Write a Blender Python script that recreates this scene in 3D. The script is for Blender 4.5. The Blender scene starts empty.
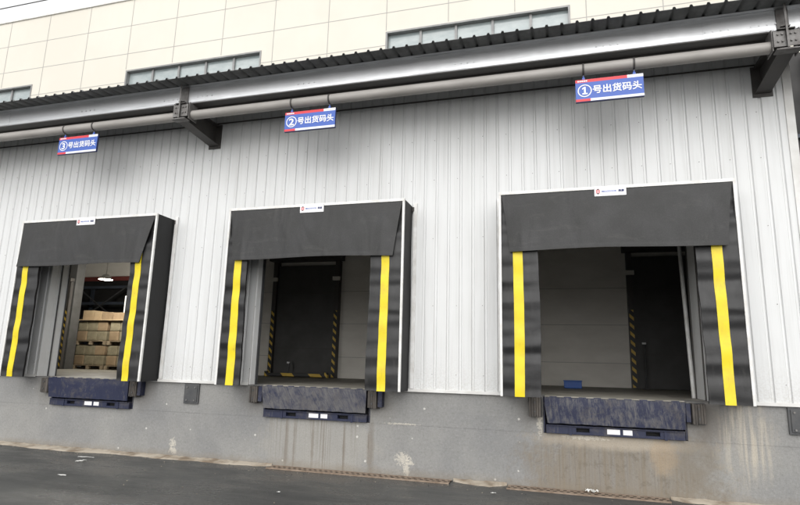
import bpy, bmesh, math, random
from mathutils import Vector, Matrix
random.seed(7)
sc = bpy.context.scene
COL = sc.collection
R = math.radians

# ------------------------------------------------------------------ helpers
class MB:
    """collects shapes, links them as ONE mesh object"""
    def __init__(s): s.bm = bmesh.new(); s.mi = 0
    def _new(s, verts, faces):
        vs = [s.bm.verts.new(v) for v in verts]
        out = []
        for f in faces:
            try:
                fc = s.bm.faces.new([vs[i] for i in f]); fc.material_index = s.mi; out.append(fc)
            except ValueError: pass
        return vs, out
    def box(s, x0, x1, y0, y1, z0, z1, bev=0.0, rot=None, piv=None):
        v = [(x, y, z) for z in (z0, z1) for y in (y0, y1) for x in (x0, x1)]
        f = [(0,2,3,1),(4,5,7,6),(0,1,5,4),(2,6,7,3),(0,4,6,2),(1,3,7,5)]
        vs, fs = s._new(v, f)
        if bev > 0:
            es = list({e for fc in fs for e in fc.edges})
            r = bmesh.ops.bevel(s.bm, geom=es, offset=bev, segments=2, affect='EDGES', profile=0.6)
            for fc in r['faces']: fc.material_index = s.mi
            vs = list({vv for vv in r['verts']} | {vv for vv in vs if vv.is_valid})
        if rot is not None:
            p = Vector(piv or ((x0+x1)/2, (y0+y1)/2, (z0+z1)/2))
            bmesh.ops.transform(s.bm, matrix=Matrix.Translation(p) @ rot.to_4x4() @ Matrix.Translation(-p), verts=vs)
        return s
    def tube(s, a, b, r, n=12, r2=None):
        a, b = Vector(a), Vector(b); d = (b-a).normalized()
        u = d.orthogonal().normalized(); w = d.cross(u)
        r2 = r if r2 is None else r2
        v = []
        for p, rr in ((a, r), (b, r2)):
            for i in range(n):
                t = 2*math.pi*i/n; v.append(p + (u*math.cos(t)+w*math.sin(t))*rr)
        f = [(i, (i+1) % n, n+(i+1) % n, n+i) for i in range(n)] + [tuple(range(n-1, -1, -1)), tuple(range(n, 2*n))]
        s._new(v, f); return s
    def poly(s, pts, faces): s._new(pts, faces); return s
    def sheet(s, fn, nu, nv, t=0.0):
        """grid fn(u,v)->point, optional thickness t toward +y"""
        g = [[fn(i/nu, j/nv) for i in range(nu+1)] for j in range(nv+1)]
        v = [p for row in g for p in row]; w = nu+1
        f = [(j*w+i, j*w+i+1, (j+1)*w+i+1, (j+1)*w+i) for j in range(nv) for i in range(nu)]
        if t:
            n = len(v); v = v+[(p[0], p[1]+t, p[2]) for p in v]
            f += [tuple(n+k for k in reversed(q)) for q in f]
            bd = [i for i in range(nu)]
            def edge(a, b): f.append((a, n+a, n+b, b))
            for i in range(nu): edge(i, i+1); edge(nv*w+i+1, nv*w+i)
            for j in range(nv): edge((j+1)*w, j*w); edge(j*w+nu, (j+1)*w+nu)
        s._new(v, f); return s
    def build(s, name, mats, parent=None, loc=(0, 0, 0), smooth=None):
        bmesh.ops.recalc_face_normals(s.bm, faces=s.bm.faces) if smooth != 'keep' else None
        me = bpy.data.meshes.new(name); s.bm.to_mesh(me); s.bm.free()
        for m in (mats if isinstance(mats, (list, tuple)) else [mats]): me.materials.append(m)
        o = bpy.data.objects.new(name, me); COL.objects.link(o)
        o.location = loc
        if parent: o.parent = parent
        if smooth:
            me.shade_smooth()
            if smooth == 'auto':
                me.set_sharp_from_angle(angle=R(35))
        return o

def boxes(name, mat, parent, lst):
    for b in lst: MB().box(*b).build(name, mat, parent)
def tag(o, label=None, cat=None, group=None, kind=None):
    if label: o['label'] = label
    if cat: o['category'] = cat
    if group: o['group'] = group
    if kind: o['kind'] = kind
    return o
def empty(name, loc, rz=0):
    o = bpy.data.objects.new(name, None); COL.objects.link(o)
    o.location = loc; o.rotation_euler = (0, 0, rz); o.empty_display_size = 0.2
    return o
def copy_tree(o, parent=None):
    c = o.copy(); COL.objects.link(c)
    if parent: c.parent = parent
    for ch in [x for x in bpy.data.objects if x.parent == o]: copy_tree(ch, c)
    return c

# ------------------------------------------------------------------ materials
class NT:
    def __init__(s, name):
        s.m = bpy.data.materials.new(name); s.m.use_nodes = True
        s.t = s.m.node_tree; s.b = s.t.nodes['Principled BSDF']
        s.geo = None
    def n(s, typ, **kw):
        nd = s.t.nodes.new(typ)
        for k, v in kw.items(): setattr(nd, k, v)
        return nd
    def L(s, a, b): s.t.links.new(a, b)
    def coords(s, kind='obj'):
        if kind == 'world':
            return s.n('ShaderNodeNewGeometry').outputs['Position']
        return s.n('ShaderNodeTexCoord').outputs['Object']
    def mapped(s, c, scale, loc=(0, 0, 0)):
        mp = s.n('ShaderNodeMapping'); mp.inputs['Scale'].default_value = scale; mp.inputs['Location'].default_value = loc
        s.L(c, mp.inputs['Vector']); return mp.outputs[0]
    def noise(s, c, scale, detail=6, rough=0.6, dist=0.0):
        nn = s.n('ShaderNodeTexNoise'); nn.inputs['Scale'].default_value = scale
        nn.inputs['Detail'].default_value = detail; nn.inputs['Roughness'].default_value = rough
        nn.inputs['Distortion'].default_value = dist
        s.L(c, nn.inputs['Vector']); return nn.outputs['Fac']
    def ramp(s, f, lo, hi, a=0.0, b=1.0):
        r = s.n('ShaderNodeMapRange'); r.inputs['From Min'].default_value = lo; r.inputs['From Max'].default_value = hi
        r.inputs['To Min'].default_value = a; r.inputs['To Max'].default_value = b
        s.L(f, r.inputs['Value']); return r.outputs[0]
    def mix(s, f, a, b):
        m = s.n('ShaderNodeMix', data_type='RGBA')
        if isinstance(f, float): m.inputs[0].default_value = f
        else: s.L(f, m.inputs[0])
        for i, c in ((6, a), (7, b)):
            if isinstance(c, tuple): m.inputs[i].default_value = (*c, 1)
            else: s.L(c, m.inputs[i])
        return m.outputs[2]
    def math(s, op, a, b=None, c=None):
        m = s.n('ShaderNodeMath', operation=op)
        for i, x in enumerate((a, b, c)):
            if x is None: continue
            if isinstance(x, (int, float)): m.inputs[i].default_value = x
            else: s.L(x, m.inputs[i])
        return m.outputs[0]
    def bump(s, h, strength=0.3, dist=0.01, prev=None):
        b = s.n('ShaderNodeBump'); b.inputs['Strength'].default_value = strength; b.inputs['Distance'].default_value = dist
        s.L(h, b.inputs['Height'])
        if prev: s.L(prev, b.inputs['Normal'])
        return b.outputs[0]
    def out(s, col=None, rough=None, metal=0.0, nrm=None, spec=None):
        for k, v in (('Base Color', col), ('Roughness', rough), ('Metallic', metal), ('Normal', nrm), ('Specular IOR Level', spec)):
            if v is None: continue
            if isinstance(v, tuple): s.b.inputs[k].default_value = (*v, 1)
            elif isinstance(v, (int, float)): s.b.inputs[k].default_value = v
            else: s.L(v, s.b.inputs[k])
        return s.m

def simple(name, c1, c2=None, scale=4.0, rough=0.5, metal=0.0, bump=0.0, bscale=60, stretch=(1, 1, 1), r2=None, spec=None, lo=.35, hi=.7):
    t = NT(name); c = t.coords(); cm = t.mapped(c, stretch)
    f = t.noise(cm, scale)
    col = t.mix(t.ramp(f, lo, hi), c1, c2 or tuple(min(1, x*0.82) for x in c1))
    rg = t.ramp(f, 0.3, 0.7, rough, r2 if r2 is not None else min(1, rough+0.12))
    nr = t.bump(t.noise(c, bscale, 3), bump, 0.004) if bump else None
    return t.out(col, rg, metal, nr, spec)

M = {}
def cladding_mat():
    t = NT('cladding_paint'); c = t.coords('world')
    streak = t.noise(t.mapped(c, (9, 1, .35)), 1.6, 5, .6)
    big = t.noise(c, 0.6, 4)
    fine = t.noise(c, 45, 3)
    col = t.mix(t.ramp(streak, .48, .8, 0, .55), (.70, .71, .71), (.55, .55, .54))
    col = t.mix(t.ramp(big, .5, .8, 0, .35), col, (.57, .57, .55))
    sp_ = t.n('ShaderNodeSeparateXYZ'); t.L(c, sp_.inputs[0])
    wn = t.n('ShaderNodeTexWhiteNoise', noise_dimensions='1D'); t.L(t.math('FLOOR', t.math('DIVIDE', t.math('ADD', sp_.outputs[0], 19.0), 1.0)), wn.inputs['W'])
    col = t.mix(t.ramp(wn.outputs['Value'], 0, 1, 0, .16), col, (.50, .50, .485))
    run = t.noise(t.mapped(c, (30, 1, .22)), 1.3, 4, .6)
    col = t.mix(t.ramp(run, .60, .74, 0, .30), col, (.36, .35, .32))
    # rain spatter grime close to the base
    sx = t.n('ShaderNodeSeparateXYZ'); t.L(c, sx.inputs[0])
    low = t.math('MULTIPLY', t.ramp(sx.outputs[2], 1.25, 1.9, 1, 0), t.ramp(fine, .4, .65))
    col = t.mix(t.math('MULTIPLY', low, .45), col, (.45, .43, .39))
    return t.out(col, t.ramp(streak, .3, .7, .38, .55), 0, t.bump(t.noise(t.mapped(c, (1, 1, .6)), 1.6, 2), .5, .03))
M['cladding'] = cladding_mat()

def blob(t, c, cx, cz, rx, rz, wob, soft=0.55):
    sx = t.n('ShaderNodeSeparateXYZ'); t.L(c, sx.inputs[0])
    dx = t.math('DIVIDE', t.math('SUBTRACT', sx.outputs[0], cx), rx)
    dz = t.math('DIVIDE', t.math('SUBTRACT', sx.outputs[2], cz), rz)
    d = t.math('SQRT', t.math('ADD', t.math('MULTIPLY', dx, dx), t.math('MULTIPLY', dz, dz)))
    d = t.math('ADD', d, t.ramp(wob, .3, .7, -.45, .45))
    return t.ramp(d, 1-soft/2, 1+soft/2, 1, 0)

def concrete_mat():
    t = NT('foundation_concrete'); c = t.coords('world')
    big = t.noise(c, .9, 5); med = t.noise(c, 5, 6, .65); fine = t.noise(c, 90, 4, .7)
    vert = t.noise(t.mapped(c, (9, 1, .5)), 2.2, 5, .6)
    vthin = t.noise(t.mapped(c, (26, 1, .25)), 2.0, 3, .5)
    edge = t.noise(c, 3.6, 9, .78)
    col = t.mix(t.ramp(big, .38, .64), (.225, .226, .225), (.29, .287, .275))
    col = t.mix(t.ramp(med, .45, .75, 0, .4), col, (.21, .208, .20))
    gr = t.noise(c, 28, 6, .75)
    col = t.mix(t.ramp(gr, .52, .68, 0, .55), col, (.15, .147, .14))
    col = t.mix(t.ramp(gr, .34, .46, .35, 0), col, (.40, .395, .38))
    # brown run-off below the right leveller
    br = blob(t, c, .55, .30, 1.15, .62, edge, .5)
    col = t.mix(t.math('MULTIPLY', br, t.ramp(vert, .3, .62, .45, 1)), col, (.215, .185, .145))
    col = t.mix(t.math('MULTIPLY', br, t.ramp(vthin, .54, .68, 0, .4)), col, (.12, .10, .08))
    col = t.mix(t.math('MULTIPLY', br, t.ramp(t.noise(c, 7, 8, .75), .52, .62, 0, .55)), col, (.13, .11, .085))
    br2 = blob(t, c, .6, .70, 1.0, .10, edge, .8)
    col = t.mix(t.math('MULTIPLY', br2, .8), col, (.40, .35, .28))
    tan = blob(t, c, 1.2, .56, .17, .26, edge, .5)
    col = t.mix(t.math('MULTIPLY', tan, .45), col, (.40, .30, .19))
    dk = blob(t, c, 1.62, .45, .28, .5, edge, .9)
    col = t.mix(t.math('MULTIPLY', dk, .5), col, (.19, .165, .13))
    rb = blob(t, c, 1.82, 1.0, .20, .28, edge, .9)
    col = t.mix(t.math('MULTIPLY', rb, .55), col, (.15, .13, .11))
    # pale scraped plaster right of it
    pl = blob(t, c, 2.22, .80, .30, .52, edge, .7)
    col = t.mix(t.math('MULTIPLY', pl, t.ramp(vert, .42, .62, .1, .8)), col, (.50, .45, .37))
    # rust runs below the middle leveller
    z2 = blob(t, c, -4.0, .36, .98, .52, edge, .35)
    col = t.mix(t.math('MULTIPLY', z2, .45), col, (.37, .355, .32))
    st = t.math('MULTIPLY', z2, t.ramp(vthin, .55, .70))
    col = t.mix(t.math('MULTIPLY', st, .8), col, (.16, .135, .105))
    for x, w in ((-4.52, .035), (-3.50, .02), (-3.05, .05), (-4.38, .02), (-4.05, .025), (-3.86, .015)):
        s1 = blob(t, c, x, .38, w, .42, edge, .9)
        col = t.mix(t.math('MULTIPLY', s1, .5), col, (.15, .12, .09))
    # grime round the bumpers
    for x in (-9.65, -7.45, -5.12, -2.9, -.5, 1.6):
        s1 = blob(t, c, x, 1.12, .22, .26, edge, 1.2)
        col = t.mix(t.math('MULTIPLY', s1, .45), col, (.17, .155, .135))
    # white paint splashes and chips
    spk = t.n('ShaderNodeTexVoronoi'); spk.inputs['Scale'].default_value = 5.5; t.L(c, spk.inputs['Vector'])
    rnd = t.n('ShaderNodeSeparateColor'); t.L(spk.outputs['Color'], rnd.inputs[0])
    chip = t.math('MULTIPLY', t.ramp(t.math('ADD', spk.outputs['Distance'], t.ramp(fine, .3, .7, -.03, .03)), .085, .11, 1, 0), t.math('GREATER_THAN', rnd.outputs[0], .72))
    col = t.mix(t.math('MULTIPLY', chip, .75), col, (.66, .64, .6))
    wl = t.ramp(t.noise(c, 22, 5, .7), .38, .62, .1, .9)
    for x, z, rx, rz in ((-2.52, .26, .10, .08), (-2.46, .13, .045, .12), (-2.40, .20, .05, .03), (-6.72, .24, .05, .07), (-6.70, .12, .07, .05), (-2.55, .775, .22, .012), (-.45, .95, .03, .2), (.2, .73, .25, .025)):
        s1 = blob(t, c, x, z, rx, rz, wl, .5)
        col = t.mix(t.math('MULTIPLY', t.math('MULTIPLY', s1, t.ramp(fine, .35, .55)), .85), col, (.60, .56, .48))
    col = t.mix(t.ramp(t.noise(c, 60, 5, .8), .50, .68, 0, .45), col, (.13, .12, .105))
    # damp foot
    sx = t.n('ShaderNodeSeparateXYZ'); t.L(c, sx.inputs[0])
    ft = t.ramp(t.math('ADD', sx.outputs[2], t.ramp(edge, .3, .7, -.06, .06)), .02, .14, .45, 0)
    col = t.mix(ft, col, (.20, .165, .12))
    nb = t.bump(fine, .35, .006); nb = t.bump(med, .4, .015, nb)
    return t.out(col, .82, 0, nb)
M['concrete'] = concrete_mat()

def asphalt_mat():
    t = NT('wet_asphalt'); c = t.coords('world')
    big = t.noise(c, .35, 5, .6, .6); med = t.noise(c, 2.2, 6, .65); fine = t.noise(c, 140, 3, .8); agg = t.noise(c, 45, 3, .7)
    col = t.mix(t.ramp(big, .4, .62), (.055, .057, .057), (.085, .086, .083))
    col = t.mix(t.ramp(med, .52, .75, 0, .6), col, (.075, .073, .068))
    col = t.mix(t.ramp(agg, .62, .78, 0, .5), col, (.11, .108, .10))
    spk = t.n('ShaderNodeTexVoronoi'); spk.inputs['Scale'].default_value = 2.6; t.L(c, spk.inputs['Vector'])
    rnd = t.n('ShaderNodeSeparateColor'); t.L(spk.outputs['Color'], rnd.inputs[0])
    chip = t.math('MULTIPLY', t.ramp(spk.outputs['Distance'], .03, .05, 1, 0), t.math('GREATER_THAN', rnd.outputs[0], .6))
    col = t.mix(t.math('MULTIPLY', chip, .7), col, (.5, .49, .47))
    rg = t.ramp(t.noise(t.mapped(c, (.4, 1, 1)), .9, 6, .65), .40, .60, .16, .52)
    col = t.mix(t.ramp(t.noise(t.mapped(c, (.25, 1.6, 1)), 1.1, 6, .7), .48, .66, 0, .45), col, (.032, .032, .033))
    col = t.mix(t.ramp(t.noise(c, 22, 6, .8), .53, .68, 0, .55), col, (.13, .128, .12))
    col = t.mix(t.ramp(t.noise(c, 17, 6, .8), .55, .68, 0, .5), col, (.022, .022, .022))
    col = t.mix(t.ramp(t.noise(c, 85, 4, .8), .5, .66, 0, .55), col, (.10, .099, .095))
    nb = t.bump(fine, .6, .008); nb = t.bump(t.noise(c, 30, 4, .7), .5, .015, nb); nb = t.bump(med, .4, .03, nb)
    return t.out(col, rg, 0, nb, .4)
M['asphalt'] = asphalt_mat()

def worn_navy(name, amt, loc=(0, 0, 0), slant=0.0):
    t = NT(name); c = t.coords()
    mp = t.n('ShaderNodeMapping'); mp.inputs['Rotation'].default_value = (0, slant, 0); mp.inputs['Location'].default_value = loc
    t.L(c, mp.inputs['Vector']); c2 = mp.outputs[0]
    s1 = t.noise(t.mapped(c2, (26, 10, 5)), 1.0, 8, .75, .8); s2 = t.noise(c2, 5, 8, .7, .5); fine = t.noise(c2, 55, 4, .7)
    col = t.mix(t.ramp(s2, .3, .7), (.008, .012, .040), (.014, .019, .052))
    m = t.math('ADD', t.math('MULTIPLY', s1, .6), t.math('MULTIPLY', s2, .4))
    k = t.ramp(m, .60-amt*.22, .66-amt*.10, 0, 1)
    col = t.mix(t.math('MULTIPLY', k, .80), col, (.135, .13, .125))
    k2 = t.ramp(t.noise(t.mapped(c2, (40, 8, 7)), 1.3, 6, .8), .60, .68)
    col = t.mix(t.math('MULTIPLY', k2, .5*amt), col, (.30, .285, .26))
    k4 = t.ramp(t.noise(c2, 2.2, 8, .8, .6), .50, .62, 0, .55)
    col = t.mix(k4, col, (.095, .085, .075))
    k3 = t.ramp(fine, .68, .75, 0, .7)
    col = t.mix(k3, col, (.12, .07, .045))
    return t.out(col, t.ramp(m, .3, .7, .42, .75), 0, t.bump(m, .4, .004))
M['navy'] = worn_navy('navy_paint', .30)
M['navy_mid'] = worn_navy('scraped_navy_paint', .95, slant=.45)
M['navy_right'] = worn_navy('scuffed_navy_paint', .60, (3.1, 0, .4), .1)
M['navy_left'] = worn_navy('dusty_navy_paint', .22, (7.7, 0, 1.4))

def vinyl():
    t = NT('black_vinyl'); c = t.coords()
    f = t.noise(c, 2.5, 5, .6); fine = t.noise(c, 260, 2)
    dust = t.noise(t.mapped(c, (3, 3, .8)), 3, 6, .65)
    col = t.mix(t.ramp(f, .35, .7), (.009, .009, .010), (.014, .014, .014))
    col = t.mix(t.ramp(dust, .55, .8, 0, .5), col, (.075, .072, .068))
    nb = t.bump(fine, .12, .002); nb = t.bump(t.noise(c, 6, 3), .3, .012, nb)
    nb = t.bump(t.noise(t.mapped(c, (.12, .12, 1.0)), 4.6, 0, .4, .15), .75, .12, nb)
    return t.out(col, t.ramp(dust, .3, .7, .38, .55), 0, nb)
M['vinyl'] = vinyl()
M['vinyl_side'] = simple('black_side_fabric', (.008, .008, .009), (.013, .013, .013), 3, .62, bump=.2, bscale=120)
def header_mat():
    t = NT('header_fabric'); c = t.coords()
    f = t.noise(c, 2.0, 5, .6); g = t.noise(c, 60, 4, .7); w_ = t.noise(t.mapped(c, (1.2, 1, .5)), 1.6, 2, .5, 1.2)
    sm = t.noise(t.mapped(c, (1, 1, 2.5)), 2.3, 6, .7, .8)
    col = t.mix(t.ramp(f, .35, .7), (.016, .016, .017), (.024, .024, .023))
    col = t.mix(t.ramp(g, .45, .75, 0, .5), col, (.045, .044, .043))
    col = t.mix(t.ramp(sm, .56, .72, 0, .35), col, (.07, .068, .063))
    nb = t.bump(g, .25, .004); nb = t.bump(w_, .55, .07, nb)
    return t.out(col, t.ramp(f, .3, .7, .5, .66), 0, nb)
M['header'] = header_mat()
def yellow_mat():
    t = NT('yellow_vinyl'); c = t.coords()
    f = t.noise(c, 5, 5, .65); g = t.noise(t.mapped(c, (6, 3, 1.2)), 4, 6, .7)
    col = t.mix(t.ramp(f, .45, .8), (.78, .62, .012), (.62, .47, .03))
    col = t.mix(t.ramp(g, .60, .72, 0, .55), col, (.30, .24, .06))
    return t.out(col, .45, 0, t.bump(g, .25, .004))
M['yellow'] = yellow_mat()
M['white_alu'] = simple('white_aluminium', (.80, .80, .79), (.62, .61, .58), 6, .35)
M['trim'] = simple('white_flashing', (.74, .74, .725), (.60, .59, .56), 3, .4)
M['label'] = simple('label_white', (.82, .82, .83), (.78, .78, .8), 3, .35)
def galv():
    t = NT('galvanised_steel'); c = t.coords()
    f = t.noise(t.mapped(c, (.4, 4, 4)), 6, 5, .6); sp = t.n('ShaderNodeTexVoronoi'); sp.inputs['Scale'].default_value = 45
    t.L(c, sp.inputs['Vector'])
    col = t.mix(t.ramp(f, .35, .7), (.66, .67, .685), (.53, .54, .55))
    return t.out(col, t.ramp(f, .3, .7, .28, .42), .85, t.bump(f, .15, .004))
M['galv'] = galv()
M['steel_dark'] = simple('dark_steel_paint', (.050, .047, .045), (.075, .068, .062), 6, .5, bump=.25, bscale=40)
M['steel_grey'] = simple('grey_bracket_steel', (.20, .195, .19), (.11, .10, .095), 8, .5, metal=.3, bump=.3, bscale=40)
M['pipe'] = simple('cream_pipe_paint', (.38, .36, .34), (.29, .275, .255), 3, .45, stretch=(.5, 2, 2))
M['roof'] = simple('roof_sheet', (.17, .175, .175), (.105, .11, .11), 5, .55, metal=.2)
M['sign_blue'] = simple('sign_blue', (.045, .11, .44), (.05, .125, .48), 2, .35)
M['sign_red'] = simple('sign_red', (.70, .035, .05), (.62, .04, .05), 2, .35)
M['sign_white'] = simple('sign_white', (.82, .83, .86), (.76, .77, .8), 2, .35)
M['sign_edge'] = simple('sign_edge', (.02, .035, .14), (.025, .03, .1), 2, .5)
M['int_wall'] = simple('interior_panel', (.80, .77, .71), (.71, .68, .62), 1.4, .6, stretch=(1, 1, 2.5))
M['seam'] = simple('seam_grey', (.46, .45, .42), (.38, .37, .34), 3, .6)
M['jamb'] = simple('grey_jamb_panel', (.80, .81, .81), (.72, .72, .71), 2, .4)
M['int_floor'] = simple('interior_floor', (.32, .30, .26), (.19, .18, .15), 2.5, .55, bump=.2)
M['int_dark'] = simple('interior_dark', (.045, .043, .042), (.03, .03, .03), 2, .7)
M['rubber'] = simple('worn_rubber', (.055, .050, .046), (.13, .115, .10), 9, .8, bump=.6, bscale=50, stretch=(1, 1, .6))
M['plate'] = simple('plate_steel', (.065, .068, .072), (.10, .10, .10), 7, .5, metal=.3, bump=.3)
M['bolt'] = simple('bolt_steel', (.26, .26, .26), (.16, .15, .14), 20, .4, metal=.7)
M['hole'] = simple('slot_black', (.008, .008, .009), (.012, .012, .012), 3, .8)
M['door_dark'] = simple('dark_door_curtain', (.075, .074, .072), (.055, .054, .052), 2, .55)
M['kraft'] = simple('kraft_paper', (.34, .25, .155), (.26, .185, .11), 6, .75, bump=.3, bscale=30)
M['kraft_light'] = simple('light_kraft', (.52, .40, .25), (.44, .32, .19), 5, .7, bump=.3, bscale=30)
M['wrap'] = simple('wrapped_brown_sacks', (.31, .275, .19), (.20, .175, .115), 7, .45, bump=.6, bscale=16)
M['wood'] = simple('pallet_wood', (.36, .29, .20), (.24, .185, .12), 6, .75, stretch=(.6, 3, 3))
M['blue_plastic'] = simple('blue_plastic', (.015, .09, .36), (.02, .10, .40), 3, .4)
M['truss'] = simple('truss_paint', (.07, .085, .11), (.05, .06, .08), 4, .5)
M['pier'] = simple('pier_grey', (.085, .085, .085), (.06, .06, .058), 3, .6)
M['red_steel'] = simple('red_oxide_beam', (.20, .045, .035), (.15, .035, .03), 4, .6)
M['ledge'] = simple('pale_debris', (.42, .37, .30), (.20, .155, .11), 3.0, .9, bump=.8, bscale=30, lo=.42, hi=.62)
M['grate'] = simple('rusty_grate', (.30, .235, .18), (.17, .12, .085), 9, .8, bump=.5, bscale=60)
M['paper'] = simple('white_litter', (.78, .78, .76), (.6, .6, .57), 8, .6)
M['cream_joint'] = simple('joint_sealant', (.40, .39, .37), (.36, .35, .33), 2, .7)
def cream():
    t = NT('cream_panel'); c = t.coords('world')
    f = t.noise(c, .25, 4); g = t.noise(t.mapped(c, (3, 1, .3)), 1.5, 5)
    col = t.mix(t.ramp(f, .4, .6), (.68, .65, .575), (.65, .62, .545))
    col = t.mix(t.ramp(g, .5, .8, 0, .3), col, (.66, .62, .53))
    return t.out(col, .65)
M['cream'] = cream()
M['win_frame'] = simple('window_aluminium', (.28, .28, .275), (.22, .22, .22), 3, .45, metal=.2)
def glass():
    t = NT('window_glass'); c = t.coords('world')
    f = t.noise(t.mapped(c, (1.2, 1, 3)), 1.4, 5)
    col = t.mix(t.ramp(f, .4, .65), (.30, .35, .355), (.38, .425, .425))  # pale base colour carries a painted-in sky reflection
    return t.out(col, .12, .0, None, .8)
M['glass'] = glass()

# hazard tape: diagonal stripes as real colours
def hazard(nm='hazard_tape', per=.2):
    t = NT(nm); c = t.coords()
    sx = t.n('ShaderNodeSeparateXYZ'); t.L(c, sx.inputs[0])
    d = t.math('ADD', sx.outputs[0], sx.outputs[2])
    f = t.math('FRACT', t.math('MULTIPLY', d, 1/per))
    g = t.math('GREATER_THAN', f, .58)
    return t.out(t.mix(g, (.02, .02, .02), (.62, .42, .06)), .5)
M['hazard'] = hazard(); M['hazard_long'] = hazard('barrier_stripes', .8)

def emis(name, col, s):
    t = NT(name); t.b.inputs['Emission Color'].default_value = (*col, 1); t.b.inputs['Emission Strength'].default_value = s
    return t.m
M['lamp'] = emis('lit_lamp', (1, .97, .9), 6)

# ------------------------------------------------------------------ ground
g = MB()
g.poly([(-90, -80, 0), (90, -80, 0), (90, 90, 0), (-90, 90, 0)], [(0, 1, 2, 3)])
tag(g.build('ground', M['asphalt']), kind='structure')

DECK = 1.285
TOPZ = 6.47                      # top of cladding
CX = [-8.72, -4.03, .64]         # shelter centres
LX = [-8.60, -4.03, .56]         # leveller centres
XL, XR = -19.0, 3.18

# ------------------------------------------------------------------ warehouse
wh = empty('warehouse', (0, 0, 0))
tag(wh, 'low warehouse with white ribbed metal cladding above a stained grey concrete plinth', 'building')

# ribbed cladding: shallow grooves, pans proud of the wall; openings left where the doors are
def opening(x):
    return any(c-1.26 < x < c+1.26 for c in CX)
PITCH = .2
prof = []
xs = XL
k = 0
while xs < XR-.02:
    prof += [(xs, 0), (xs+.150, 0), (xs+.162, 1), (xs+.188, 1)]
    xs += PITCH; k += 1
prof.append((XR, 0))
brk = sorted([c+s*1.26 for c in CX for s in (-1, 1)])
pts = []
for i in range(len(prof)-1):
    pts.append(prof[i])
    (xa, ga), (xb, gb) = prof[i], prof[i+1]
    for b in brk:
        if xa < b < xb:
            pts.append((b, ga+(gb-ga)*(b-xa)/(xb-xa)))
pts.append(prof[-1])
cl = MB()
for i in range(len(pts)-1):
    (xa, ga), (xb, gb) = pts[i], pts[i+1]
    z0 = 3.95 if opening((xa+xb)/2) else DECK+.012
    ya, yb = -.028+.020*ga, -.028+.020*gb
    segs = [z0, 3.9, 5.2, TOPZ] if z0 < 3.9 else [z0, 5.2, TOPZ]
    for a, b in zip(segs, segs[1:]):
        cl.poly([(xa, ya, a), (xb, yb, a), (xb, yb, b), (xa, ya, b)], [(0, 1, 2, 3)])
cl.mi = 1
xs = XL; k = 0
while xs < XR-.1:
    for z in (1.55, 2.62, 3.72, 4.72, 5.42):
        if k % 2 == 0 and not (opening(xs+.07) and z < 4):
            jx = random.uniform(-.012, .012)
            cl.tube((xs+.125+jx, -.028, z), (xs+.125+jx, -.033, z), .0065, 6)
    xs += PITCH; k += 1
cl.build('cladding', [M['cladding'], M['bolt']], wh)

# inner leaf of the facade (real thickness round the openings)
il = MB()
edges = [XL]+brk+[XR-.003]
for a, b in zip(edges[0::2], edges[1::2]):
    il.box(a, b, .0, .12, DECK, TOPZ)
for c in CX:
    il.box(c-1.26, c+1.26, .0, .12, 3.95, TOPZ)
il.build('inner_wall_panel', M['int_wall'], wh)

# flashings
boxes('base_flashing', M['trim'], wh, [(a+.001, b-.001, -.050, -.0285, DECK-.012, DECK+.035, .003) for a, b in zip(edges[0::2], edges[1::2])])
tr = MB()
tr.box(XR-.10, XR+.012, -.046, -.0285, DECK+.036, TOPZ-.1, .004)
tr.box(XR-.002, XR+.012, -.028, .25, DECK, TOPZ-.1, .002)
tr.build('corner_trim', M['trim'], wh)
boxes('opening_trim', M['white_alu'], wh, [(c+s*1.645-.03, c+s*1.645+.03, -.060, -.0295, DECK+.037, 4.33, .004) for c in CX for s in (-1, 1)])
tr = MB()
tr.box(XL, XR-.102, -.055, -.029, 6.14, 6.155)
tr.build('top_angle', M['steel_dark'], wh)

# foundation with leveller pits
fd = MB()
px = [XL]
for c in LX: px += [c-.955, c+.955]
px.append(6.5)
for a, b in zip(px[0::2], px[1::2]):
    fd.box(a, b, 0, .6, -.3, DECK-.004)
for c in LX:
    fd.box(c-.955, c+.955, 0, .6, -.3, .765)
    fd.box(c-.955, c+.955, .45, .6, .765, DECK-.004)
fo = fd.build('foundation_wall', M['concrete'], wh)
# shutter joint line in the concrete: shallow proud lip
boxes('pour_joint', M['concrete'], wh, [(a, b, -.004, .01, .765, .770) for a, b in zip(px[0::2], px[1::2])])

# floor, inner hall
fl = MB()
fl.box(XL, XR, .602, 9.5, DECK-.25, DECK-.004)
fl.build('deck_floor', M['int_floor'], wh)
bw = MB()
BY = 5.5
bw.box(-16.1, -15.0, BY, BY+.15, DECK, 6.3)
bw.box(-11.9, XR, BY, BY+.15, DECK, 6.3)
bw.box(-15.0, -11.9, BY, BY+.15, 5.3, 6.3)
bw.box(XL, -16.1, BY, BY+.15, DECK, 6.3)
bw.build('partition_wall', M['int_wall'], wh)
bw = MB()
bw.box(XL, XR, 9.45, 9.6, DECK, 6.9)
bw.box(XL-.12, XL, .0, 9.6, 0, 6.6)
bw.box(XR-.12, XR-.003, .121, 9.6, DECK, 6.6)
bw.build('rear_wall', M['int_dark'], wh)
boxes('bay_divider', M['int_wall'], wh, [(-8.80, -8.70, 1.2, BY-.001, DECK, 6.2), (-1.9, -1.8, .13, BY-.001, DECK, 6.2)])
bw = MB()
bw.box(-8.6, XR-.13, .125, BY-.01, 4.75, 4.82)
bw.build('suspended_ceiling', M['int_dark'], wh)

for z in (1.83, 2.72, 3.6):
    for a, b in ((-8.69, -1.91), (-1.79, XR-.13)):
        MB().box(a, b, BY-.0035, BY-.0005, z, z+.012).build('panel_seam', M['seam'], wh)
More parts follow.
